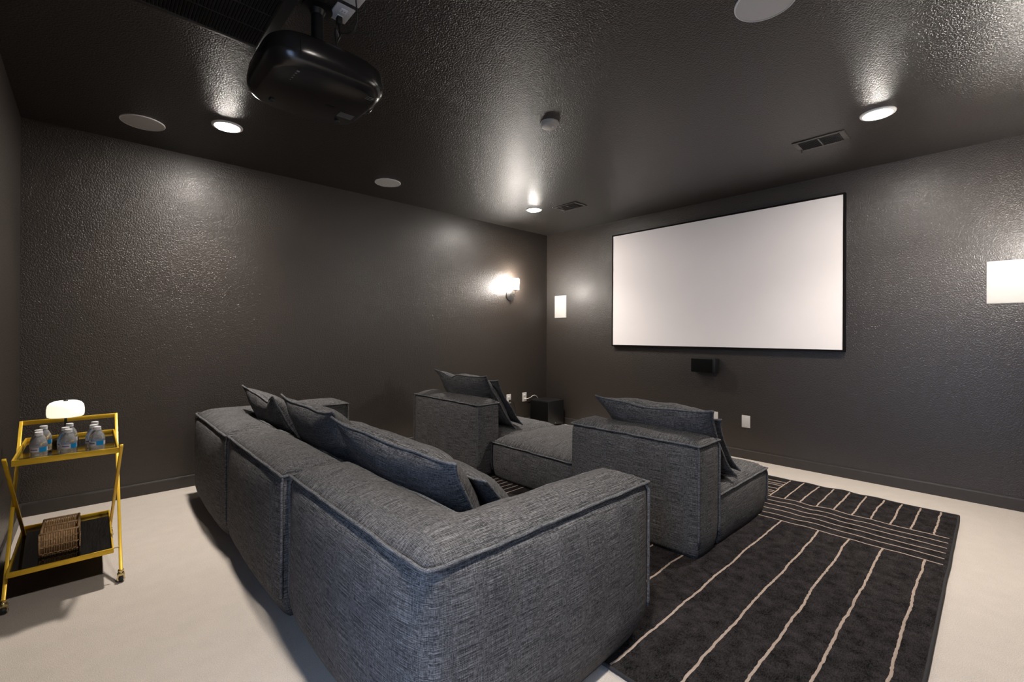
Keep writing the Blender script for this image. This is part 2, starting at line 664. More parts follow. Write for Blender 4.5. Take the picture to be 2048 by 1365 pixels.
    for i in range(N):
        e, k, L, dx, dy = info[i]
        v = Vector(V[cols[i][0]])
        nn = Vector((dy, -dx, 0))
        if k == 0:
            p = (e - 1) % n
            a, b = poly[p], poly[e]
            Lp = abs(b[0] - a[0]) + abs(b[1] - a[1])
            nn += Vector(((b[1] - a[1]) // Lp, -(b[0] - a[0]) // Lp, 0))
        ring.append(v + nn * 0.007 + Vector((0, 0, 0.003 + 0.003 * vnoise(i * 0.31, seed, 2))))
    mb = MB().tube(ring, pipe_r, 7, closed=True, flat=0.75)
    pp = mb.build('piping', 'piping_fabric', body, smooth=True, loc=(x0, y0, z0))
    add_uv_box(pp)
    for ci in seams:
        i = start[ci % n]
        e, k, L, dx, dy = info[i]
        p = (ci - 1) % n
        a, b = poly[p], poly[ci % n]
        Lp = abs(b[0] - a[0]) + abs(b[1] - a[1])
        nn = Vector((dy + (b[1] - a[1]) // Lp, -dx - (b[0] - a[0]) // Lp, 0)).normalized()
        pts = [Vector(V[cols[i][m]]) + nn * 0.007 + Vector((0.002 * vnoise(m * 0.5, seed, ci), 0, 0))
               for m in range(0, int(nz * 0.93))]
        q = MB().tube(pts, pipe_r * 0.85, 7).build('piping', 'piping_fabric', body, smooth=True, loc=(x0, y0, z0))
        add_uv_box(q)
    return body


CELL = 0.02
H_BACK, H_SEAT = 0.645, 0.315


def corner_module(name, label, x0, y0, nx, ny, arm_low, seed, seams, group):
    """back along X=x0 and an arm on the low-Y (arm_low) or the high-Y side, with the seat between"""
    t = thing(name, (x0 + nx * CELL / 2, y0 + ny * CELL / 2, 0), label, 'sofa', group)
    bt, at = 14, 12
    if arm_low:
        poly = [(0, 0), (nx, 0), (nx, at), (bt, at), (bt, ny), (0, ny)]
        side = [0.046, 0.03, 0.004, 0.004, 0.006, 0.046]
        soft = (0,)
    else:
        poly = [(0, 0), (bt, 0), (bt, ny - at), (nx, ny - at), (nx, ny), (0, ny)]
        side = [0.006, 0.004, 0.004, 0.02, 0.03, 0.046]
        soft = ()
    puffy('back_and_arm', t, x0, y0, poly, CELL, H_BACK, 0.056, 0.065, side, seams, seed=seed, soft=soft)
    sy = (at + 1) if arm_low else 1
    sn = ny - at - 2
    puffy('seat', t, x0 + (bt + 1) * CELL, y0 + sy * CELL, [(0, 0), (nx - bt - 2, 0), (nx - bt - 2, sn), (0, sn)], CELL,
          H_SEAT, 0.085, 0.16, [0.004, 0.02, 0.004, 0.004], (1, 2), seed=seed + 5)
    return t


def armless_module(name, label, x0, y0, nx, ny, seed, seams, group, bulge, bt=13, tuck=0.02, z0=0.0):
    t = thing(name, (x0 + nx * CELL / 2, y0 + ny * CELL / 2, 0), label, 'sofa', group)
    puffy('backrest', t, x0, y0, [(0, 0), (bt, 0), (bt, ny), (0, ny)], CELL, H_BACK - z0, 0.054, 0.06,
          [bulge[0], 0.004, bulge[1], 0.036], seams, seed=seed, tuck=tuck, z0=z0)
    w = nx - bt - 1
    puffy('seat', t, x0 + (bt + 1) * CELL, y0, [(0, 0), (w, 0), (w, ny), (0, ny)], CELL,
          H_SEAT - z0, 0.085, 0.15, [bulge[0], 0.022, bulge[1], 0.004], (0, 1, 2), seed=seed + 5, tuck=tuck, z0=z0)
    return t


REAR = 'rear row of the sectional'
FRONT = 'front row of seats'
corner_module('corner_sofa_module', 'charcoal corner sofa section nearest the camera, with its arm end on the rug',
              0.64, 1.005, 54, 54, True, 1.3, (1, 5), REAR)
armless_module('armless_sofa_module', 'armless charcoal sofa section between the two corner sections of the rear row',
               0.61, 2.105, 54, 51, 8.1, (0, 3), REAR, (0.006, 0.006), bt=14, tuck=0.05)
corner_module('corner_sofa_module', 'charcoal corner sofa section of the rear row nearest the left wall',
              0.60, 3.15, 54, 52, False, 15.2, (0, 3, 5), REAR)
armless_module('lounge_chair', 'low armless charcoal lounge seat of the front row nearest the subwoofer',
               2.47, 3.08, 53, 52, 21.4, (0, 3), FRONT, (0.016, 0.02), z0=0.011)
armless_module('lounge_chair', 'low armless charcoal lounge seat of the front row nearest the rug corner',
               2.47, 1.125, 54, 46, 27.9, (0, 1), FRONT, (0.016, 0.006), z0=0.011)
pf = thing('ottoman', (3.09, 2.57, 0), 'low square charcoal ottoman filling the gap between the two front lounge seats', 'ottoman', FRONT)
puffy('cushion', pf, 2.60, 2.10, [(0, 0), (47, 0), (47, 47), (0, 47)], CELL, 0.304, 0.105, 0.17,
      [0.006, 0.02, 0.012, 0.026], (3, 1, 2), seed=33.3, tuck=0.025, z0=0.011)


def pillow(label, bottom, top, yc, W, Tk, seed, yaw=0.0, dents=(), roll=0.0, back=0.75, group='loose back pillows'):
    """flanged scatter cushion whose mid plane runs from bottom (x, z) to top (x, z)"""
    b = Vector((bottom[0], yc, bottom[1]))
    tp = Vector((top[0], yc, top[1]))
    upv = (tp - b)
    Hh = upv.length
    upv.normalize()
    wv = Vector((0, 1, 0))
    rot = Matrix.Rotation(yaw, 3, 'Z')
    upv, wv = rot @ upv, rot @ wv
    nv = wv.cross(upv).normalized()          # faces +X and up
    rr = Matrix.Rotation(roll, 3, nv)
    upv, wv = rr @ upv, rr @ wv
    c = b + (tp - b) * 0.5
    n = 30
    V, Fc, UV = [], [], []

    def base(u, v):
        px = W / 2 * u * (1 - 0.05 * (1 - v * v))
        py = Hh / 2 * v * (1 - 0.07 * (1 - u * u))
        for (du, dep, wd) in dents:
            py -= dep * math.exp(-((u - du) / wd) ** 2) * max(0, v) ** 1.5
        # corners kick out into small ears
        e = (abs(u) * abs(v)) ** 9
        px += 0.018 * e * (1 if u > 0 else -1)
        py += 0.016 * e * (1 if v > 0 else -1)
        # the seam wanders
        py += 0.006 * vnoise(u * 3 + seed, v * 3, 1)
        bend = 0.012 * vnoise(u * 1.7 + seed, v * 1.7, 7)
        return px, py, bend

    def thick(u, v, s):
        g = max(0.0, (1 - abs(u) ** 2.4) * (1 - abs(v) ** 2.4))
        th = Tk / 2 * g ** 0.55 * (1.25 if s > 0 else back)
        th += g ** 0.3 * (1 - g) * 0.010 * vnoise(u * 7 + seed, v * 7, 4 + s)
        th += g * 0.012 * vnoise(u * 2.6 + seed, v * 2.6, 11 + s)
        for (du, dep, wd) in dents:
            th -= 0.35 * dep * math.exp(-((u - du) / (wd * 0.6)) ** 2) * g ** 0.5 * max(0, v + 0.3)
        return max(th, 0.004)
    idx = {}
    for s in (1, -1):
        for i in range(n + 1):
            for j in range(n + 1):
                edge = i in (0, n) or j in (0, n)
                if edge and (1, i, j) in idx:
                    idx[(s, i, j)] = idx[(1, i, j)]
                    continue
                u = math.sin((i / n - 0.5) * math.pi)
                v = math.sin((j / n - 0.5) * math.pi)
                px, py, bend = base(u, v)
                th = 0 if edge else thick(u, v, s)
                idx[(s, i, j)] = len(V)
                V.append(tuple(c + wv * px + upv * py + nv * (s * th + bend)))
    for s in (1, -1):
        for i in range(n):
            for j in range(n):
                q = [(i, j), (i + 1, j), (i + 1, j + 1), (i, j + 1)]
                if s < 0:
                    q.reverse()
                Fc.append(tuple(idx[(s, *p)] for p in q))
                UV.append(tuple((W / 2 * math.sin((p[0] / n - 0.5) * math.pi) + s * 3,
                                 Hh / 2 * math.sin((p[1] / n - 0.5) * math.pi)) for p in q))
    ob = raw_mesh('pillow', V, Fc, UV, 'pillow_fabric', None, loc=tuple(c))
    loop = [(i, 0) for i in range(n)] + [(n, j) for j in range(n)] + [(i, n) for i in range(n, 0, -1)] + [(0, j) for j in range(n, 0, -1)]
    pts = []
    for (i, j) in loop:
        v = Vector(V[idx[(1, i, j)]])
        pts.append(v + (v - c).normalized() * 0.004)
    q = MB().tube(pts, 0.0065, 6, closed=True).build('piping', 'piping_fabric', ob, smooth=True, loc=tuple(c))
    add_uv_box(q)
    tag(ob, label, 'pillow', group)
    return ob


# rear row: a back pillow leaning on the backrest and a second one lying in front of it
pillow('big charcoal back pillow nearest the camera, against the backrest of the near corner section',
       (1.18, 0.375), (0.905, 0.825), 1.765, 0.88, 0.23, 2.2, yaw=0.05, roll=0.055)
pillow('charcoal pillow lying in front of the nearest back pillow, beside the near arm',
       (1.42, 0.41), (1.11, 0.70), 1.74, 0.80, 0.14, 4.9)
pillow('charcoal back pillow in the middle of the rear row with one corner standing up',
       (1.15, 0.37), (0.875, 0.87), 2.62, 0.80, 0.23, 7.4, yaw=-0.02)
pillow('charcoal pillow lying in front of the middle back pillow of the rear row',
       (1.50, 0.41), (1.16, 0.69), 2.70, 0.76, 0.15, 9.1)
pillow('charcoal back pillow with a sagging top edge on the rear section by the left wall',
       (1.13, 0.37), (0.87, 0.85), 3.585, 0.74, 0.21, 12.6, dents=((-0.35, 0.05, 0.4),))
pillow('charcoal pillow in front of the sagging one on the rear section by the left wall',
       (1.44, 0.41), (1.11, 0.735), 3.50, 0.72, 0.15, 15.8)
# front row
pillow('charcoal back pillow with a pinched top edge on the lounge seat near the subwoofer',
       (2.965, 0.39), (2.62, 0.885), 3.56, 0.80, 0.23, 18.2, dents=((0.45, 0.045, 0.22),), roll=0.01)
pillow('charcoal pillow tucked in front of the pinched one on the lounge seat near the subwoofer',
       (3.06, 0.41), (2.76, 0.83), 3.55, 0.78, 0.10, 20.6)
pillow('charcoal back pillow with a creased middle on the lounge seat nearest the rug corner',
       (2.985, 0.40), (2.60, 0.825), 1.515, 0.76, 0.26, 23.3, dents=((0.05, 0.025, 0.3),), roll=0.04)
pillow('charcoal pillow tucked in front of the creased one on the lounge seat nearest the rug',
       (3.075, 0.41), (2.76, 0.76), 1.52, 0.74, 0.10, 25.5, roll=0.03)

# ------------------------------------------------------------------ rug
RX0, RX1, RY0, RY1 = 1.44, 4.455, 0.175, 4.07


def rug_z(x, y):
    r = 0.010
    far = max(0.0, min(1.0, (x - 3.1) / 0.9))
    dy = max(0.0, 1 - abs(y - 0.86) / 0.42)
    r += 0.016 * far * dy * (0.7 + 0.6 * vnoise(x * 3, y * 7, 4)) * (0.5 + 0.5 * math.cos((y - 0.86) * 26 + 1.2 * math.sin(x * 2.1)))
    r += 0.0015 * vnoise(x * 5, y * 5, 2)
    return r


rug = thing('area_rug', ((RX0 + RX1) / 2, (RY0 + RY1) / 2, 0),
            'large black rug with thin cream stripes running both ways, under the seating', 'rug')
V, Fc, UV = [], [], []
nxr, nyr = 100, 160
for i in range(nxr + 1):
    for j in range(nyr + 1):
        x = RX0 + (RX1 - RX0) * i / nxr
        y = RY0 + (RY1 - RY0) * (j / nyr) ** 1.3
        if j == 0:
            y += 0.006 * vnoise(x * 3, 0, 5)
        if i == nxr:
            x += 0.008 * vnoise(y * 4, 3, 5)
        V.append((x, y, rug_z(x, y)))
top_n = len(V)
for i in range(nxr):
    for j in range(nyr):
        a = i * (nyr + 1) + j
        Fc.append((a, a + nyr + 1, a + nyr + 2, a + 1))
edge = ([(i, 0) for i in range(nxr)] + [(nxr, j) for j in range(nyr)] + [(i, nyr) for i in range(nxr, 0, -1)] + [(0, j) for j in range(nyr, 0, -1)])
eb = []
for (i, j) in edge:
    v = V[i * (nyr + 1) + j]
    eb.append(len(V))
    V.append((v[0], v[1], 0.001))
for k in range(len(edge)):
    (i, j), (i2, j2) = edge[k], edge[(k + 1) % len(edge)]
    Fc.append((i2 * (nyr + 1) + j2, i * (nyr + 1) + j, eb[k], eb[(k + 1) % len(edge)]))
UV = [tuple((V[i][0], V[i][1]) for i in f) for f in Fc]
raw_mesh('pile', V, Fc, UV, 'rug_pile', rug, loc=(RX0, RY0, 0))
bind = [Vector((V[i * (nyr + 1) + j][0], V[i * (nyr + 1) + j][1], V[i * (nyr + 1) + j][2] - 0.001)) for (i, j) in edge]
MB().tube(bind, 0.007, 6, closed=True).build('binding', 'rug_binding', rug, smooth=True, loc=(RX0, RY0, 0))


def stripe(axis, c, a, b, w, seed):
    """tufted pinstripe at constant x or y, with a hand-knotted wobble"""
    n = max(6, int((b - a) / 0.008))
    mb = MB()
    for i in range(n + 1):
        t = a + (b - a) * i / n
        o = 0.007 * vnoise(t * 5, seed, 0.5) + 0.003 * vnoise(t * 22, seed, 4.5) + 0.0022 * vnoise(t * 60, seed, 6.5)
        hw = w / 2 * (1 + 0.25 * vnoise(t * 40, seed, 8))
        for s, dz in ((-1, 0.0005), (-0.5, 0.0025), (0.5, 0.0025), (1, 0.0005)):
            p = (c + o + s * hw, t) if axis == 'x' else (t, c + o + s * hw)
            mb.v.append((p[0], p[1], rug_z(*p) + dz))
    for i in range(n):
        for k in range(3):
            q = i * 4 + k
            mb.f.append((q, q + 1, q + 5, q + 4))
    return mb.build('stripe', 'rug_line', rug, smooth=True, loc=(c, a, 0) if axis == 'x' else (a, c, 0))


LW = 0.0105
s_id = 0
for y in (0.270, 0.456, 0.617, 0.777, 0.998, 1.22, 1.40, 1.60, 1.82, 2.02, 2.24, 2.42):
    s_id += 1
    stripe('y', y, RX0 + 0.01, 3.43, LW, s_id * 3.7)
for k in range(6):
    s_id += 1
    stripe('x', 3.437 + k * 0.0945, RY0 + 0.022, RY1 - 0.02, 0.0075, s_id * 3.7)
for k in range(10):
    s_id += 1
    stripe('y', 0.269 + k * 0.1055, 3.912, RX1 - 0.012, LW, s_id * 3.7)
for x in (3.965, 4.02, 4.06, 4.14, 4.23, 4.28, 4.35):
    s_id += 1
    stripe('x', x, 1.225, RY1 - 0.02, 0.009, s_id * 3.7)
for k in range(7):
    s_id += 1
    stripe('y', 2.655 + k * 0.063, RX0 + 0.01, 3.43, 0.009, s_id * 3.7)

# ------------------------------------------------------------------ front wall
scr = thing('projection_screen', (XA - 0.02, 2.15, 1.84), 'wide white projection screen in a thin black frame on the front wall', 'screen')
SY0, SY1, SZ0, SZ1 = 0.937, 3.359, 1.146, 2.532
scr_x = XA - 0.045
MB().box(scr_x, scr_x + 0.004, SY0 - 0.002, SY1 + 0.002, SZ0 - 0.002, SZ1 + 0.002).build('screen_surface', 'screen_white', scr)
fw = 0.017
for (y0, y1, z0, z1) in ((SY0 - fw, SY0, SZ0 - fw, SZ1 + fw), (SY1, SY1 + fw, SZ0 - fw, SZ1 + fw),
                         (SY0, SY1, SZ1, SZ1 + fw), (SY0, SY1, SZ0 - fw, SZ0)):
    MB().box(scr_x - 0.004, XA, y0, y1, z0, z1).build('frame_rail', 'screen_velvet', scr, bevel=0.002)


def wall_speaker(y, label):
    t = thing('wall_speaker', (XA, y, 1.675), label, 'speaker', 'in-wall speakers beside the screen')
    w, h = 0.218, 0.318
    MB().box(XA - 0.006, XA, y - w / 2, y + w / 2, 1.675 - h / 2, 1.675 + h / 2).build('frame', 'plastic_white', t, bevel=0.002)
    MB().box(XA - 0.0085, XA - 0.005, y - w / 2 + 0.004, y + w / 2 - 0.004, 1.675 - h / 2 + 0.004, 1.675 + h / 2 - 0.004).build('grille', 'speaker_grille_white', t, bevel=0.001)


wall_speaker(4.281, 'flush white rectangular speaker grille near the room corner, left of the screen')
wall_speaker(-0.056, 'flush white rectangular speaker grille at the right edge, right of the screen')

cs = thing('center_speaker', (XA, 2.16, 0.95), 'small black speaker box mounted below the screen', 'speaker')
MB().box(4.835, XA - 0.005, 2.03, 2.295, 0.868, 1.022).build('cabinet', 'speaker_black', cs, bevel=0.006)
MB().box(4.826, 4.836, 2.06, 2.29, 0.873, 1.017).build('grille', 'grille_cloth', cs, bevel=0.004)
MB().box(XA - 0.006, XA, 2.10, 2.22, 0.90, 0.99).build('bracket', 'mount_black', cs)


def plate_front(y, label):
    t = thing('wall_plate', (XA, y, 0.383), label, 'wall plate', 'white plates low on the front wall')
    MB().box(XA - 0.006, XA, y - 0.041, y + 0.041, 0.383 - 0.063, 0.383 + 0.063).build('plate', 'plastic_white', t, bevel=0.003)
    for z in (0.383 - 0.042, 0.383 + 0.042):
        MB().lathe([(0.0001, -0.0075), (0.0025, -0.007), (0.003, -0.005)], (XA, y, z), 10, 'x').build('screw', 'trim_white', t)


plate_front(1.76, 'blank white wall plate low on the front wall, right of the front seats')
plate_front(2.085, 'white wall plate low on the front wall, half hidden by a pillow')

# subwoofer
sb = thing('subwoofer', (4.72, 4.33, 0), 'black cube subwoofer on the floor in the far room corner', 'subwoofer')
MB().box(4.56, 4.88, 4.155, 4.50, 0.03, 0.36).build('cabinet', 'speaker_black', sb, bevel=0.008)
MB().box(4.545, 4.561, 4.17, 4.485, 0.045, 0.345).build('grille', 'grille_cloth', sb, bevel=0.006)
for (x, y) in ((4.59, 4.19), (4.85, 4.19), (4.59, 4.465), (4.85, 4.465)):
    MB().lathe([(0.0001, 0), (0.018, 0), (0.018, 0.03), (0.0001, 0.03)], (x, y, 0), 14).build('foot', 'rubber', sb)
MB().lathe([(0.0001, -0.002), (0.004, -0.002), (0.004, 0.001)], (4.70, 4.155, 0.055), 10, 'y').build('indicator_light', 'trim_white', sb)


def outlet_left(x, label):
    t = thing('wall_outlet', (x, YB, 0.39), label, 'outlet', 'outlets low on the left wall')
    MB().box(x - 0.041, x + 0.041, YB - 0.006, YB, 0.327, 0.453).build('plate', 'plastic_white', t, bevel=0.003)
    for z in (0.365, 0.415):
        s = MB().box(x - 0.017, x + 0.017, YB - 0.0085, YB - 0.005, z - 0.014, z + 0.014).build('socket', 'trim_white', t, bevel=0.0015)
        for dx in (-0.006, 0.006):
            MB().box(x + dx - 0.001, x + dx + 0.001, YB - 0.0088, YB - 0.008, z - 0.003, z + 0.006).build('slot', 'plastic_shadow', s)
    return t


outlet_left(4.185, 'white wall outlet with a black plug, low on the left wall')
outlet_left(4.487, 'white wall outlet with a white cable, low on the left wall beside the subwoofer')
pc = thing('power_cord', (4.19, YB - 0.02, 0.365), 'black plug and cord hanging from the outlet on the left wall', 'cord')
MB().box(4.175, 4.207, YB - 0.038, YB - 0.0085, 0.352, 0.378).build('plug', 'cable_black', pc, bevel=0.004)
MB().tube([(4.205, YB - 0.028, 0.365), (4.23, YB - 0.032, 0.362), (4.255, YB - 0.035, 0.33), (4.275, YB - 0.04, 0.24),
           (4.285, YB - 0.045, 0.12), (4.30, YB - 0.05, 0.02), (4.36, YB - 0.06, 0.006), (4.50, YB - 0.03, 0.006)], 0.004, 8).build('cable', 'cable_black', pc, smooth=True)
wc = thing('signal_cable', (4.49, YB - 0.01, 0.365), 'white cable arching from the outlet to the back of the subwoofer', 'cable')
MB().tube([(4.487, YB - 0.0085, 0.365), (4.487, YB - 0.022, 0.365)], 0.006, 8).build('connector', 'cable_white', wc, smooth=True)
MB().tube([(4.49, YB - 0.02, 0.365), (4.54, YB - 0.024, 0.366), (4.585, YB - 0.026, 0.377), (4.63, YB - 0.026, 0.398), (4.665, YB - 0.026, 0.402),
           (4.705, YB - 0.026, 0.388), (4.735, YB - 0.026, 0.36), (4.745, YB - 0.026, 0.30), (4.74, YB - 0.035, 0.22), (4.74, 4.502, 0.20)], 0.0042, 8).build('cable', 'cable_white', wc, smooth=True)


# ------------------------------------------------------------------ wall lamps
def sconce(x, ywall, s, label):
    """s = +1: wall at high Y, lamp stands out towards -Y"""
    t = thing('wall_sconce', (x, ywall, 1.80), label, 'wall lamp', 'wall sconces')
    o = -s
    MB().lathe([(0.0001, o * 0.016), (0.058, o * 0.016), (0.070, o * 0.012), (0.073, o * 0.004), (0.073, 0)],
               (x, ywall, 1.805), 32, 'y').build('backplate', 'bronze', t, smooth='auto')
    yl = ywall + o * 0.105
    MB().tube([(x, ywall + o * 0.012, 1.815), (x, yl, 1.815)], 0.0065, 10).build('arm', 'bronze', t, smooth='auto')
    MB().tube([(x, yl, 1.795), (x, yl, 1.878)], 0.006, 10).build('stem', 'bronze', t, smooth='auto')
    MB().lathe([(0.0001, -0.012), (0.010, -0.006), (0.011, 0.004), (0.0065, 0.012)], (x, yl, 1.795), 12).build('knob', 'bronze', t, smooth=True)
    MB().lathe([(0.0001, 0), (0.030, 0), (0.034, 0.006), (0.034, 0.010), (0.0001, 0.012)], (x, yl, 1.872), 24).build('shade_holder', 'bronze', t, smooth='auto')
    MB().tube([(x, ywall + o * 0.02, 1.735), (x, ywall + o * 0.02, 1.690)], 0.0045, 8).build('finial', 'bronze', t, smooth='auto')
    MB().tube([(x, ywall + o * 0.012, 1.735), (x, ywall + o * 0.024, 1.735)], 0.006, 8).build('finial_pin', 'bronze', t, smooth='auto')
    MB().lathe([(0.030, 0.0), (0.053, 0.0), (0.054, 0.004), (0.054, 0.141), (0.052, 0.143), (0.049, 0.141), (0.049, 0.006), (0.030, 0.004)],
               (x, yl, 1.882), 40).build('lamp_shade', 'sconce_glass', t, smooth='auto')
    return t


sconce(4.20, YB, 1, 'lit wall sconce with a white cylinder shade on the left wall')
sconce(4.20, YR, -1, 'lit wall sconce on the right wall, facing the one on the left wall')


# ------------------------------------------------------------------ ceiling
def downlight(x, y, label):
    t = thing('downlight', (x, y, ZH), label, 'ceiling light', 'recessed downlights')
    MB().lathe([(0.078, -0.010), (0.086, -0.011), (0.095, -0.006), (0.097, 0), (0.078, 0)], (x, y, ZH), 40).build('trim_ring', 'trim_white', t, smooth='auto')
    MB().lathe([(0.0001, -0.0185), (0.03, -0.018), (0.055, -0.0155), (0.072, -0.011), (0.0785, -0.006), (0.0785, -0.001)], (x, y, ZH), 40).build('lens', 'downlight_lens', t, smooth=True)
    ld = bpy.data.lights.new('downlight_beam', 'SPOT')
    ld.energy = DOWNLIGHT_BEAM
    ld.color = (1.0, 0.925, 0.845)
    ld.spot_size = math.radians(BEAM_ANGLE)
    ld.spot_blend = 1.0
    ld.shadow_soft_size = 0.06
    lo = bpy.data.objects.new('beam', ld)
    COL.objects.link(lo)
    lo.parent = t
    lo.location = (0, 0, -0.03)


downlight(0.705, 3.73, 'lit recessed ceiling light beside the projector, towards the left wall')
downlight(3.805, 3.71, 'lit recessed ceiling light near the far corner above the sconce')
downlight(3.795, 0.54, 'lit recessed ceiling light at the right, beside a supply vent')
downlight(0.705, 0.54, 'lit recessed ceiling light above the camera, nearest the doorway')


def ceiling_speaker(x, y, r, label):
    t = thing('ceiling_speaker', (x, y, ZH), label, 'speaker', 'round ceiling speakers')
    MB().lathe([(r - 0.006, -0.006), (r - 0.002, -0.0065), (r, -0.004), (r, 0), (r - 0.006, 0)], (x, y, ZH), 56).build('rim', 'trim_white', t, smooth='auto')
    MB().lathe([(0.0001, -0.0058), (r * 0.6, -0.0056), (r - 0.006, -0.0045)], (x, y, ZH), 56).build('grille', 'speaker_grille_white', t, smooth=True)


ceiling_speaker(0.262, 4.075, 0.126, 'round white ceiling speaker at the far left above the bar cart')
ceiling_speaker(2.105, 4.035, 0.122, 'round white ceiling speaker halfway along the left wall')
ceiling_speaker(2.170, 0.70, 0.124, 'round white ceiling speaker cut by the top edge of the picture')

sd = thing('smoke_detector', (2.325, 2.122, ZH), 'small round white smoke detector in the middle of the ceiling', 'smoke detector')
MB().lathe([(0.066, 0), (0.066, -0.008), (0.062, -0.010), (0.050, -0.010), (0.050, 0)], (2.325, 2.122, ZH), 40).build('base_ring', 'detector_plastic', sd, smooth='auto')
MB().lathe([(0.056, -0.010), (0.057, -0.022), (0.053, -0.029), (0.040, -0.032), (0.0001, -0.033)], (2.325, 2.122, ZH), 40).build('cover', 'detector_plastic', sd, smooth='auto')
MB().lathe([(0.0001, -0.035), (0.006, -0.0345), (0.007, -0.031)], (2.335, 2.10, ZH), 14).build('test_button', 'trim_white', sd, smooth='auto')


def supply_vent(x0, x1, y0, y1, label):
    t = thing('supply_vent', ((x0 + x1) / 2, (y0 + y1) / 2, ZH), label, 'air vent', 'ceiling supply vents')
    fr = 0.026
    z0, z1 = ZH - 0.008, ZH
    for (a, b, c, d) in ((x0, x0 + fr, y0, y1), (x1 - fr, x1, y0, y1), (x0 + fr, x1 - fr, y0, y0 + fr * 1.3), (x0 + fr, x1 - fr, y1 - fr * 1.3, y1)):
        MB().box(a, b, c, d, z0, z1).build('frame_side', 'vent_metal', t, bevel=0.002)
    MB().box(x0 + fr, x1 - fr, y0 + fr, y1 - fr, ZH - 0.0012, ZH - 0.0002).build('shade_sheet', 'vent_shade_black', t)  # black sheet painted as duct shade; the ceiling is not cut open
    ym = (y0 + y1) / 2
    MB().box(x0 + fr, x1 - fr, ym - 0.005, ym + 0.005, z0 - 0.003, ZH - 0.001).build('divider', 'vent_metal', t, bevel=0.001)
    n = 8
    for k in range(n):
        xc = x0 + fr + 0.008 + (x1 - x0 - 2 * fr - 0.016) * k / (n - 1)
        for (a, b) in ((y0 + fr * 1.3, ym - 0.006), (ym + 0.006, y1 - fr * 1.3)):
            MB().bar((xc, a, ZH - 0.0085), (xc, b, ZH - 0.0085), 0.013, 0.0014, up=(-math.sin(0.6), 0, math.cos(0.6))).build('slat', 'vent_slat_metal', t)
    MB().bar((x1 - fr - 0.012, y1 - fr * 0.8, ZH - 0.008), (x1 - fr - 0.005, y1 - fr * 0.8, ZH - 0.026), 0.008, 0.004).build('damper_lever', 'vent_metal', t)


supply_vent(3.915, 4.135, 0.745, 1.075, 'dark slatted ceiling air vent beside the right-hand downlight')
supply_vent(3.895, 4.115, 3.17, 3.50, 'dark slatted ceiling air vent near the far corner, beside the downlight there')

gx0, gx1, gy0, gy1 = 0.02, 0.665, 1.975, 2.60
rg = thing('return_air_grille', ((gx0 + gx1) / 2, (gy0 + gy1) / 2, ZH), 'large black return air grille on the ceiling behind the projector', 'air vent')
for (a, b, c, d) in ((gx0, gx0 + 0.05, gy0, gy1), (gx1 - 0.05, gx1, gy0, gy1), (gx0 + 0.05, gx1 - 0.05, gy0, gy0 + 0.03), (gx0 + 0.05, gx1 - 0.05, gy1 - 0.03, gy1)):
    MB().box(a, b, c, d, ZH - 0.010, ZH).build('frame_side', 'grille_metal', rg, bevel=0.003)
MB().box(gx0 + 0.05, gx1 - 0.05, gy0 + 0.03, gy1 - 0.03, ZH - 0.0012, ZH - 0.0002).build('shade_sheet', 'vent_shade_black', rg)  # no real recess: a black panel stands in for the shade behind the fins
for k in range(3):
    y = gy0 + 0.03 + (gy1 - gy0 - 0.06) * (k + 1) / 4
    MB().box(gx0 + 0.05, gx1 - 0.05, y - 0.004, y + 0.004, ZH - 0.009, ZH - 0.001).build('cross_bar', 'grille_metal', rg)
nf = 41
fin = None
for k in range(nf):
    x = gx0 + 0.056 + (gx1 - gx0 - 0.112) * k / (nf - 1)
    if fin is None:
        fin = MB().bar((x, gy0 + 0.03, ZH - 0.0065), (x, gy1 - 0.03, ZH - 0.0065), 0.010, 0.0012, up=(math.sin(0.8), 0, math.cos(0.8))).build('fin', 'grille_metal', rg, loc=(x, gy0, ZH))
        fx = x
    else:
        c = fin.copy()
        COL.objects.link(c)
        c.parent = rg
        c.location = Vector(fin.location) + Vector((x - fx, 0, 0))

# ceiling outlets above the projector
for (cx, cy, lab, skt) in ((0.835, 2.052, 'white ceiling outlet with a black plug, beside the projector mount', True),
                           (0.838, 1.905, 'white ceiling plate at the top edge of the picture, next to the ceiling outlet', False)):
    t = thing('ceiling_outlet', (cx, cy, ZH), lab, 'outlet', 'plates on the ceiling by the projector')
    MB().box(cx - 0.041, cx + 0.041, cy - 0.06, cy + 0.06, ZH - 0.007, ZH).build('plate', 'plastic_white', t, bevel=0.003)
    if skt:
        for dy in (-0.025, 0.025):
            s = MB().box(cx - 0.015, cx + 0.015, cy + dy - 0.015, cy + dy + 0.015, ZH - 0.0095, ZH - 0.006).build('socket', 'trim_white', t, bevel=0.002)
            for dx in (-0.006, 0.006):
                MB().box(cx + dx - 0.0012, cx + dx + 0.0012, cy + dy - 0.004, cy + dy + 0.005, ZH - 0.0099, ZH - 0.009).build('slot', 'plastic_shadow', s)
    else:
        MB().lathe([(0.0001, -0.011), (0.006, -0.011), (0.007, -0.006)], (cx, cy, ZH), 12).build('cable_port', 'plastic_shadow', t)

# ------------------------------------------------------------------ projector
PX, PY, PZ = 0.745, 2.10, 2.335          # centre of the underside
pj = thing('projector', (PX, PY, PZ), 'large black home cinema projector hanging from the ceiling on a short pole', 'projector')


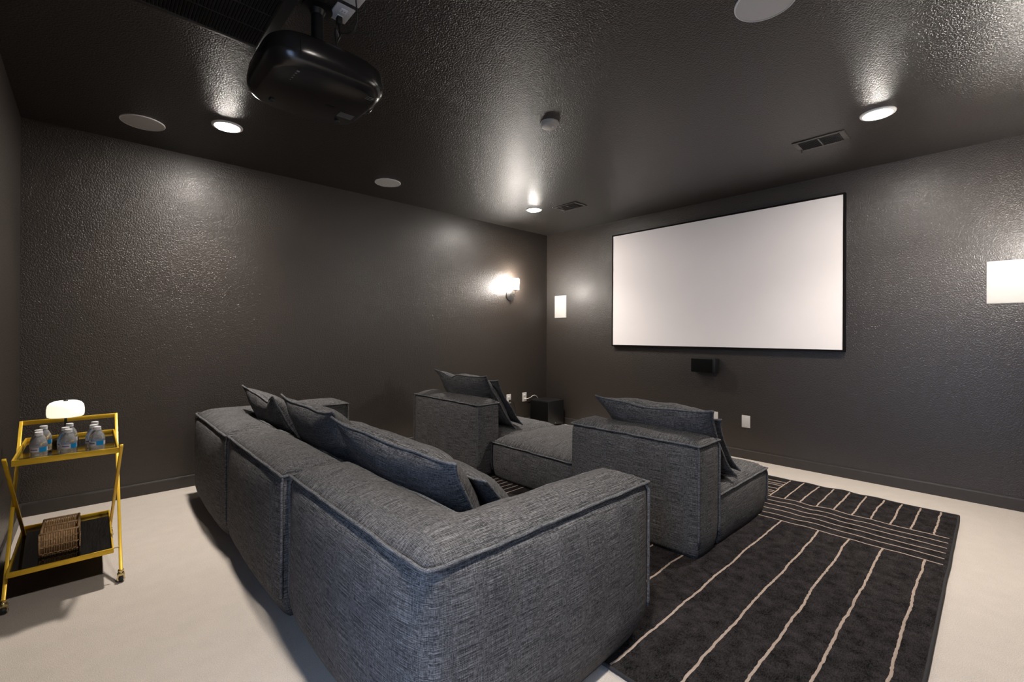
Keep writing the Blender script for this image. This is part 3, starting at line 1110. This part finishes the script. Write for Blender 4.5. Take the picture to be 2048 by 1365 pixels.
def projector_shell(x0, x1, y0, y1, zb, zt, name, mat, parent, ch=0.03, end=0.06, n=14):
    """rounded body: plan is a rectangle with bowed ends, lower long edges chamfered"""
    V, Fc = [], []
    levels = [(0, 0.040), (0.003, 0.033), (0.014, 0.018), (0.028, 0.0075), (0.042, 0.0022), (0.055, 0.0), (0.075, 0.0008), (0.115, 0.007), (0.136, 0.028), (zt - zb, 0.04)]
    plan = []
    cx, cy = (x0 + x1) / 2, (y0 + y1) / 2
    a, b = (x1 - x0) / 2, (y1 - y0) / 2
    m = 96
    for k in range(m):
        t = 2 * math.pi * k / m
        c, s = math.cos(t), math.sin(t)
        px = abs(c) ** (2 / 3.0) * (1 if c >= 0 else -1)
        py = abs(s) ** (2 / 5.0) * (1 if s >= 0 else -1)
        plan.append((px, py))
    for (h, ins) in levels:
        for (px, py) in plan:
            V.append((cx + px * (a - ins), cy + py * (b - ins), zb + h))
    for l in range(len(levels) - 1):
        for k in range(m):
            k2 = (k + 1) % m
            Fc.append((l * m + k, l * m + k2, (l + 1) * m + k2, (l + 1) * m + k))
    mb = MB()
    mb.v, mb.f = V, Fc
    mb.f.append(tuple(reversed(range(m))))
    mb.f.append(tuple((len(levels) - 1) * m + k for k in range(m)))
    ob = mb.build(name, mat, parent, smooth=True, loc=(cx, cy, zb))
    ob.data.set_sharp_from_angle(angle=math.radians(38))
    return ob


body = projector_shell(0.495, 1.0, PY - 0.24, PY + 0.275, PZ, PZ + 0.14, 'body', 'projector_black', pj)
# back cover: a separate shell with a seam at the rear end
MB().tube([(0.60, PY - 0.2385, PZ + 0.03 + 0.010 * k) for k in range(9)], 0.0016, 6).build('cover_seam', 'projector_gloss', body)
MB().lathe([(0.0001, 0.02), (0.040, 0.018), (0.052, 0.010), (0.056, 0), (0.056, -0.03)], (0.985, PY, PZ + 0.065), 32, 'x').build('lens_ring', 'projector_gloss', pj, smooth='auto')
MB().lathe([(0.0001, 0.012), (0.020, 0.016), (0.034, 0.0205)], (0.985, PY, PZ + 0.065), 32, 'x').build('lens', 'tray_glass', pj, smooth=True)
for (x, y) in ((0.60, PY + 0.16), (0.90, PY + 0.16)):
    MB().lathe([(0.0001, -0.005), (0.010, -0.005), (0.012, -0.002), (0.012, 0.003)], (x, y, PZ), 18).build('foot', 'rubber', pj, smooth='auto')
for k in range(5):
    w = (0.026, 0.018, 0.013, 0.013, 0.009)[k]
    MB().box(0.608, 0.608 + w * 0.45, PY - 0.165 + k * 0.022, PY - 0.165 + k * 0.022 + w * 0.5, PZ - 0.0006, PZ + 0.001).build('printed_icon', 'projector_print', body)
for k in range(6):
    MB().box(0.875, 0.945, PY + 0.055 + k * 0.009, PY + 0.059 + k * 0.009, PZ - 0.0006, PZ + 0.001).build('rating_label_line', 'projector_print', body)
for k in range(3):
    MB().box(0.905, 0.94, PY - 0.17 + k * 0.012, PY - 0.167 + k * 0.012, PZ - 0.0006, PZ + 0.001).build('vent_slot', 'projector_print', body)
MB().box(0.80, 0.84, PY + 0.03, PY + 0.045, PZ - 0.0006, PZ + 0.001).build('logo_plate', 'projector_gloss', body)
MB().box(0.63, 0.85, PY - 0.09, PY + 0.09, PZ + 0.135, PZ + 0.147).build('mount_plate', 'mount_black', pj, bevel=0.003)
MB().tube([(0.745, PY, PZ + 0.145), (0.745, PY, ZH - 0.012)], 0.026, 20).build('mount_pole', 'mount_black', pj, smooth='auto')
MB().lathe([(0.0001, 0), (0.065, 0), (0.065, -0.008), (0.035, -0.014), (0.027, -0.035), (0.0001, -0.035)], (0.745, PY, ZH), 28).build('ceiling_flange', 'mount_black', pj, smooth='auto')
MB().lathe([(0.027, -0.006), (0.030, -0.005), (0.030, 0.005), (0.027, 0.006)], (0.745, PY, PZ + 0.165), 20).build('collar', 'chrome', pj, smooth='auto')
for (dx, dy) in ((-0.16, -0.12), (0.16, -0.12), (-0.16, 0.12), (0.16, 0.12)):
    MB().bar((0.745 + dx * 0.3, PY + dy * 0.3, PZ + 0.145), (0.745 + dx, PY + dy, PZ + 0.14), 0.022, 0.005).build('mount_arm', 'mount_black', pj)
pcd = thing('projector_cable', (0.835, 2.077, ZH - 0.01), 'black cable looping from the ceiling outlet to the projector', 'cable')
MB().box(0.823, 0.847, 2.063, 2.091, ZH - 0.045, ZH - 0.0098).build('plug', 'cable_black', pcd, bevel=0.004)
MB().tube([(0.835, 2.077, ZH - 0.045), (0.838, 2.075, ZH - 0.085), (0.83, 2.06, ZH - 0.115), (0.80, 2.03, ZH - 0.10), (0.79, 2.005, ZH - 0.15),
           (0.80, 2.0, ZH - 0.22), (0.80, 2.02, PZ + 0.15), (0.79, 2.06, PZ + 0.138)], 0.0042, 8).build('cord', 'cable_black', pcd, smooth=True)
hd = thing('video_cable', (0.838, 1.905, ZH - 0.01), 'thin black cable hanging from the ceiling plate and curving back to the projector', 'cable')
MB().tube([(0.838, 1.905, ZH - 0.011), (0.842, 1.905, ZH - 0.05), (0.85, 1.915, ZH - 0.10), (0.845, 1.935, ZH - 0.135), (0.83, 1.965, ZH - 0.14), (0.815, 2.0, ZH - 0.13),
           (0.80, 2.04, ZH - 0.18), (0.785, 2.05, PZ + 0.16), (0.78, 2.06, PZ + 0.138)], 0.0032, 8).build('cord', 'cable_black', hd, smooth=True)

# ------------------------------------------------------------------ bar cart
CX0, CX1 = -0.283, 0.117          # leg planes
CYF, CYB = 3.045, 3.735
cart = thing('bar_cart', ((CX0 + CX1) / 2, (CYF + CYB) / 2, 0), 'yellow gold two-tier bar cart with crossed legs in the left corner', 'cart')


def tray(name, x0, x1, y0, y1, z0, z1, zg):
    t = MB().box(x0 + 0.003, x1 - 0.003, y0 + 0.003, y1 - 0.003, zg - 0.005, zg).build(name, 'tray_glass', cart)
    w = 0.007
    for (a, b, c, d) in ((x0, x1, y0, y0 + w), (x0, x1, y1 - w, y1), (x0, x0 + w, y0 + w, y1 - w), (x1 - w, x1, y0 + w, y1 - w)):
        MB().box(a, b, c, d, z0, z1).build('rim', 'gold_paint', t, bevel=0.001)
    return t


tray('top_tray', CX0 + 0.021, CX1 - 0.009, CYF + 0.004, 3.655, 0.655, 0.683, 0.664)
tray('bottom_shelf', CX0 + 0.006, CX1 - 0.027, CYF + 0.006, 3.735, 0.150, 0.174, 0.156)
for x in (CX0, CX1):
    s = 1 if x > 0 else -1
    MB().bar((x + 0.012 * s * 0, CYB, 0.765), (x, CYF - 0.005, 0.055), 0.012, 0.014, up=(1, 0, 0)).build('leg', 'gold_paint', cart, bevel=0.0012)
    xi = x + 0.0135 * (-s if x > 0 else 1) * 0 - 0.0130 * s
    MB().bar((x - 0.0 * s, CYF - 0.008, 0.694), (x - 0.026 * s, CYB, 0.055), 0.012, 0.014, up=(1, 0, 0)).build('leg', 'gold_paint', cart, bevel=0.0012)
    for (y, z, xe) in ((CYF + 0.02, 0.162, x - 0.03 * s), (3.62, 0.668, x - 0.012 * s)):
        MB().tube([(x - 0.004 * s, y + 0.02, z), (xe, y + 0.02, z)], 0.0035, 8).build('pivot_pin', 'gold_caster', cart)
MB().bar((CX0, CYB, 0.756), (CX1, CYB, 0.756), 0.012, 0.024).build('handle', 'gold_paint', cart, bevel=0.0012)


def caster(x, y, name='caster'):
    c = MB().lathe([(0.0001, 0.062), (0.011, 0.062), (0.013, 0.056), (0.011, 0.051), (0.014, 0.047), (0.014, 0.042), (0.0001, 0.040)], (x, y, 0), 16).build(name, 'gold_caster', cart, smooth='auto')
    MB().box(x - 0.015, x + 0.015, y - 0.011, y + 0.011, 0.030, 0.043).build('hood', 'gold_caster', c, bevel=0.003)
    for dx in (-0.013, 0.013):
        MB().box(x + dx - 0.002, x + dx + 0.002, y - 0.008, y + 0.006, 0.010, 0.034).build('fork', 'gold_caster', c)
    MB().lathe([(0.0001, -0.0095), (0.014, -0.0095), (0.0165, -0.006), (0.0165, 0.006), (0.014, 0.0095), (0.0001, 0.0095)], (x, y - 0.004, 0.0168), 20, 'x').build('wheel', 'rubber', c, smooth='auto')
    MB().tube([(x - 0.017, y - 0.004, 0.0168), (x + 0.017, y - 0.004, 0.0168)], 0.004, 8).build('axle', 'chrome', c)


for x in (CX0, CX1):
    caster(x, CYF - 0.005)
    s = 1 if x > 0 else -1
    caster(x - 0.026 * s, CYB)

# table lamp on the cart
LX, LY, LZ = -0.098, 3.47, 0.664
tl = thing('table_lamp', (LX, LY, LZ), 'small lit table lamp with a cream pebble-shaped shade on the bar cart', 'lamp')
MB().lathe([(0.0001, 0), (0.050, 0), (0.052, 0.004), (0.052, 0.024), (0.049, 0.027), (0.0001, 0.028)], (LX, LY, LZ), 36).build('base', 'lamp_black', tl, smooth='auto')
MB().tube([(LX, LY, LZ + 0.026), (LX, LY, LZ + 0.165)], 0.0058, 12).build('stem', 'lamp_black', tl, smooth='auto')
MB().lathe([(0.0001, 0.010), (0.055, 0.006), (0.068, 0.003), (0.073, 0.006), (0.0755, 0.020), (0.0755, 0.045), (0.072, 0.066), (0.062, 0.080), (0.044, 0.088), (0.020, 0.088), (0.010, 0.086), (0.0001, 0.086)],
           (LX, LY, LZ + 0.142), 48).build('lamp_shade', 'lamp_shade_glow', tl, smooth=True)
MB().lathe([(0.009, 0.0), (0.010, 0.006), (0.007, 0.010), (0.0001, 0.011)], (LX, LY, LZ + 0.228), 16).build('finial', 'lamp_black', tl, smooth='auto')

# water bottles: three rows of three
BH = 0.131


def bottle(x, y, rz, label):
    z = 0.664
    t = thing('water_bottle', (x, y, z), label, 'bottle', 'small water bottles on the cart')
    prof = [(0.0001, 0.004), (0.014, 0.002), (0.024, 0.0005), (0.0285, 0.004), (0.0300, 0.010), (0.0288, 0.016), (0.0300, 0.022), (0.0288, 0.028), (0.0300, 0.034), (0.0290, 0.040),
            (0.0292, 0.062), (0.0302, 0.066), (0.0298, 0.076), (0.0270, 0.088), (0.0215, 0.100), (0.0155, 0.109), (0.0125, 0.114), (0.0125, 0.124), (0.0001, 0.124)]
    MB().lathe(prof, (x, y, z), 28).build('shell', 'bottle_water', t, smooth=True)
    MB().lathe([(0.0135, 0.1145), (0.0145, 0.115), (0.0145, 0.130), (0.0135, BH), (0.0001, BH)], (x, y, z), 24).build('cap', 'bottle_cap', t, smooth='auto')
    lab = MB().lathe([(0.0300, 0.041), (0.0300, 0.061)], (x, y, z), 30, a0=rz - 2.6, a1=rz + 2.6).build('label', 'label_white', t, smooth=True)
    MB().lathe([(0.0303, 0.0405), (0.0303, 0.0615)], (x, y, z), 12, a0=rz - 0.05, a1=rz + 0.95).build('blue_panel', 'label_blue', lab, smooth=True)
    MB().lathe([(0.0302, 0.049), (0.0302, 0.054)], (x, y, z), 12, a0=rz - 1.15, a1=rz - 0.25).build('printed_line', 'label_ink', lab, smooth=True)


BROW = {0: 'front', 1: 'middle', 2: 'back'}
BCOL = {0: 'left', 1: 'centre', 2: 'right'}
bx = [[-0.178, -0.183, -0.172], [-0.078, -0.090, -0.078], [0.026, 0.012, 0.018]]
by = [[3.095, 3.165, 3.285], [3.095, 3.165, 3.285], [3.085, 3.158, 3.265]]
for c in range(3):
    for r in range(3):
        bottle(bx[c][r], by[c][r], -math.pi / 2 + 0.15 + 0.25 * math.sin(c * 2.1 + r * 1.3),
               'clear water bottle with blue label, %s row of the %s column on the cart' % (BROW[r], BCOL[c]))

# wicker basket on the bottom shelf
WX0, WX1, WY0, WY1, WZ, WH = -0.176, -0.042, 3.21, 3.44, 0.156, 0.116
wk = thing('wicker_basket', ((WX0 + WX1) / 2, (WY0 + WY1) / 2, WZ), 'brown wicker caddy with two compartments on the lower shelf of the cart', 'basket')


def weave(name, a, b, h, lean=0.0):
    """one woven side: upright stakes with strands wound alternately in front and behind"""
    a, b = Vector(a), Vector(b)
    d = (b - a)
    L = d.length
    d.normalize()
    nrm = Vector((-d.y, d.x, 0))
    ns = max(5, int(L / 0.0085))
    rows = int(h / 0.0062)
    mb = MB()
    for k in range(ns + 1):
        p = a + d * (L * k / ns)
        mb.tube([p + Vector((0, 0, 0.002)), p + Vector((0, 0, h))], 0.0040, 5)
    panel = mb.build(name, 'wicker', wk, smooth=True, loc=tuple(a), kind='stuff')
    for g in range(3):
        z = h * (0.06 + 0.30 * g) + 0.004
        for q in range(2):
            pts = []
            for k in range(ns * 2 + 1):
                p = a + d * (L * k / (ns * 2))
                off = 0.0054 * math.sin(math.pi * k / 2 + math.pi * q + g)
                pts.append(p + nrm * off + Vector((0, 0, z + q * 0.0045)))
            MB().tube(pts, 0.0026, 5).build('strand', 'wicker', panel, smooth=True, loc=tuple(a))
    MB().tube([a + Vector((0, 0, h)), b + Vector((0, 0, h))], 0.0048, 8).build('rim', 'wicker', panel, smooth=True, loc=tuple(a))
    return panel


for (nm, a, b, h) in (('front_side', (WX0 - 0.006, WY0), (WX1, WY0), WH * 0.98), ('divider', (WX0, WY0 + 0.115), (WX1, WY0 + 0.115), WH * 0.98),
                      ('back_side', (WX0, WY1), (WX1, WY1), WH), ('end_side', (WX0, WY0), (WX0, WY1), WH), ('end_side', (WX1, WY0), (WX1, WY1), WH)):
    weave(nm, (*a, WZ), (*b, WZ), h)
MB().box(WX0, WX1, WY0, WY1, WZ + 0.001, WZ + 0.005).build('bottom', 'wicker', wk)
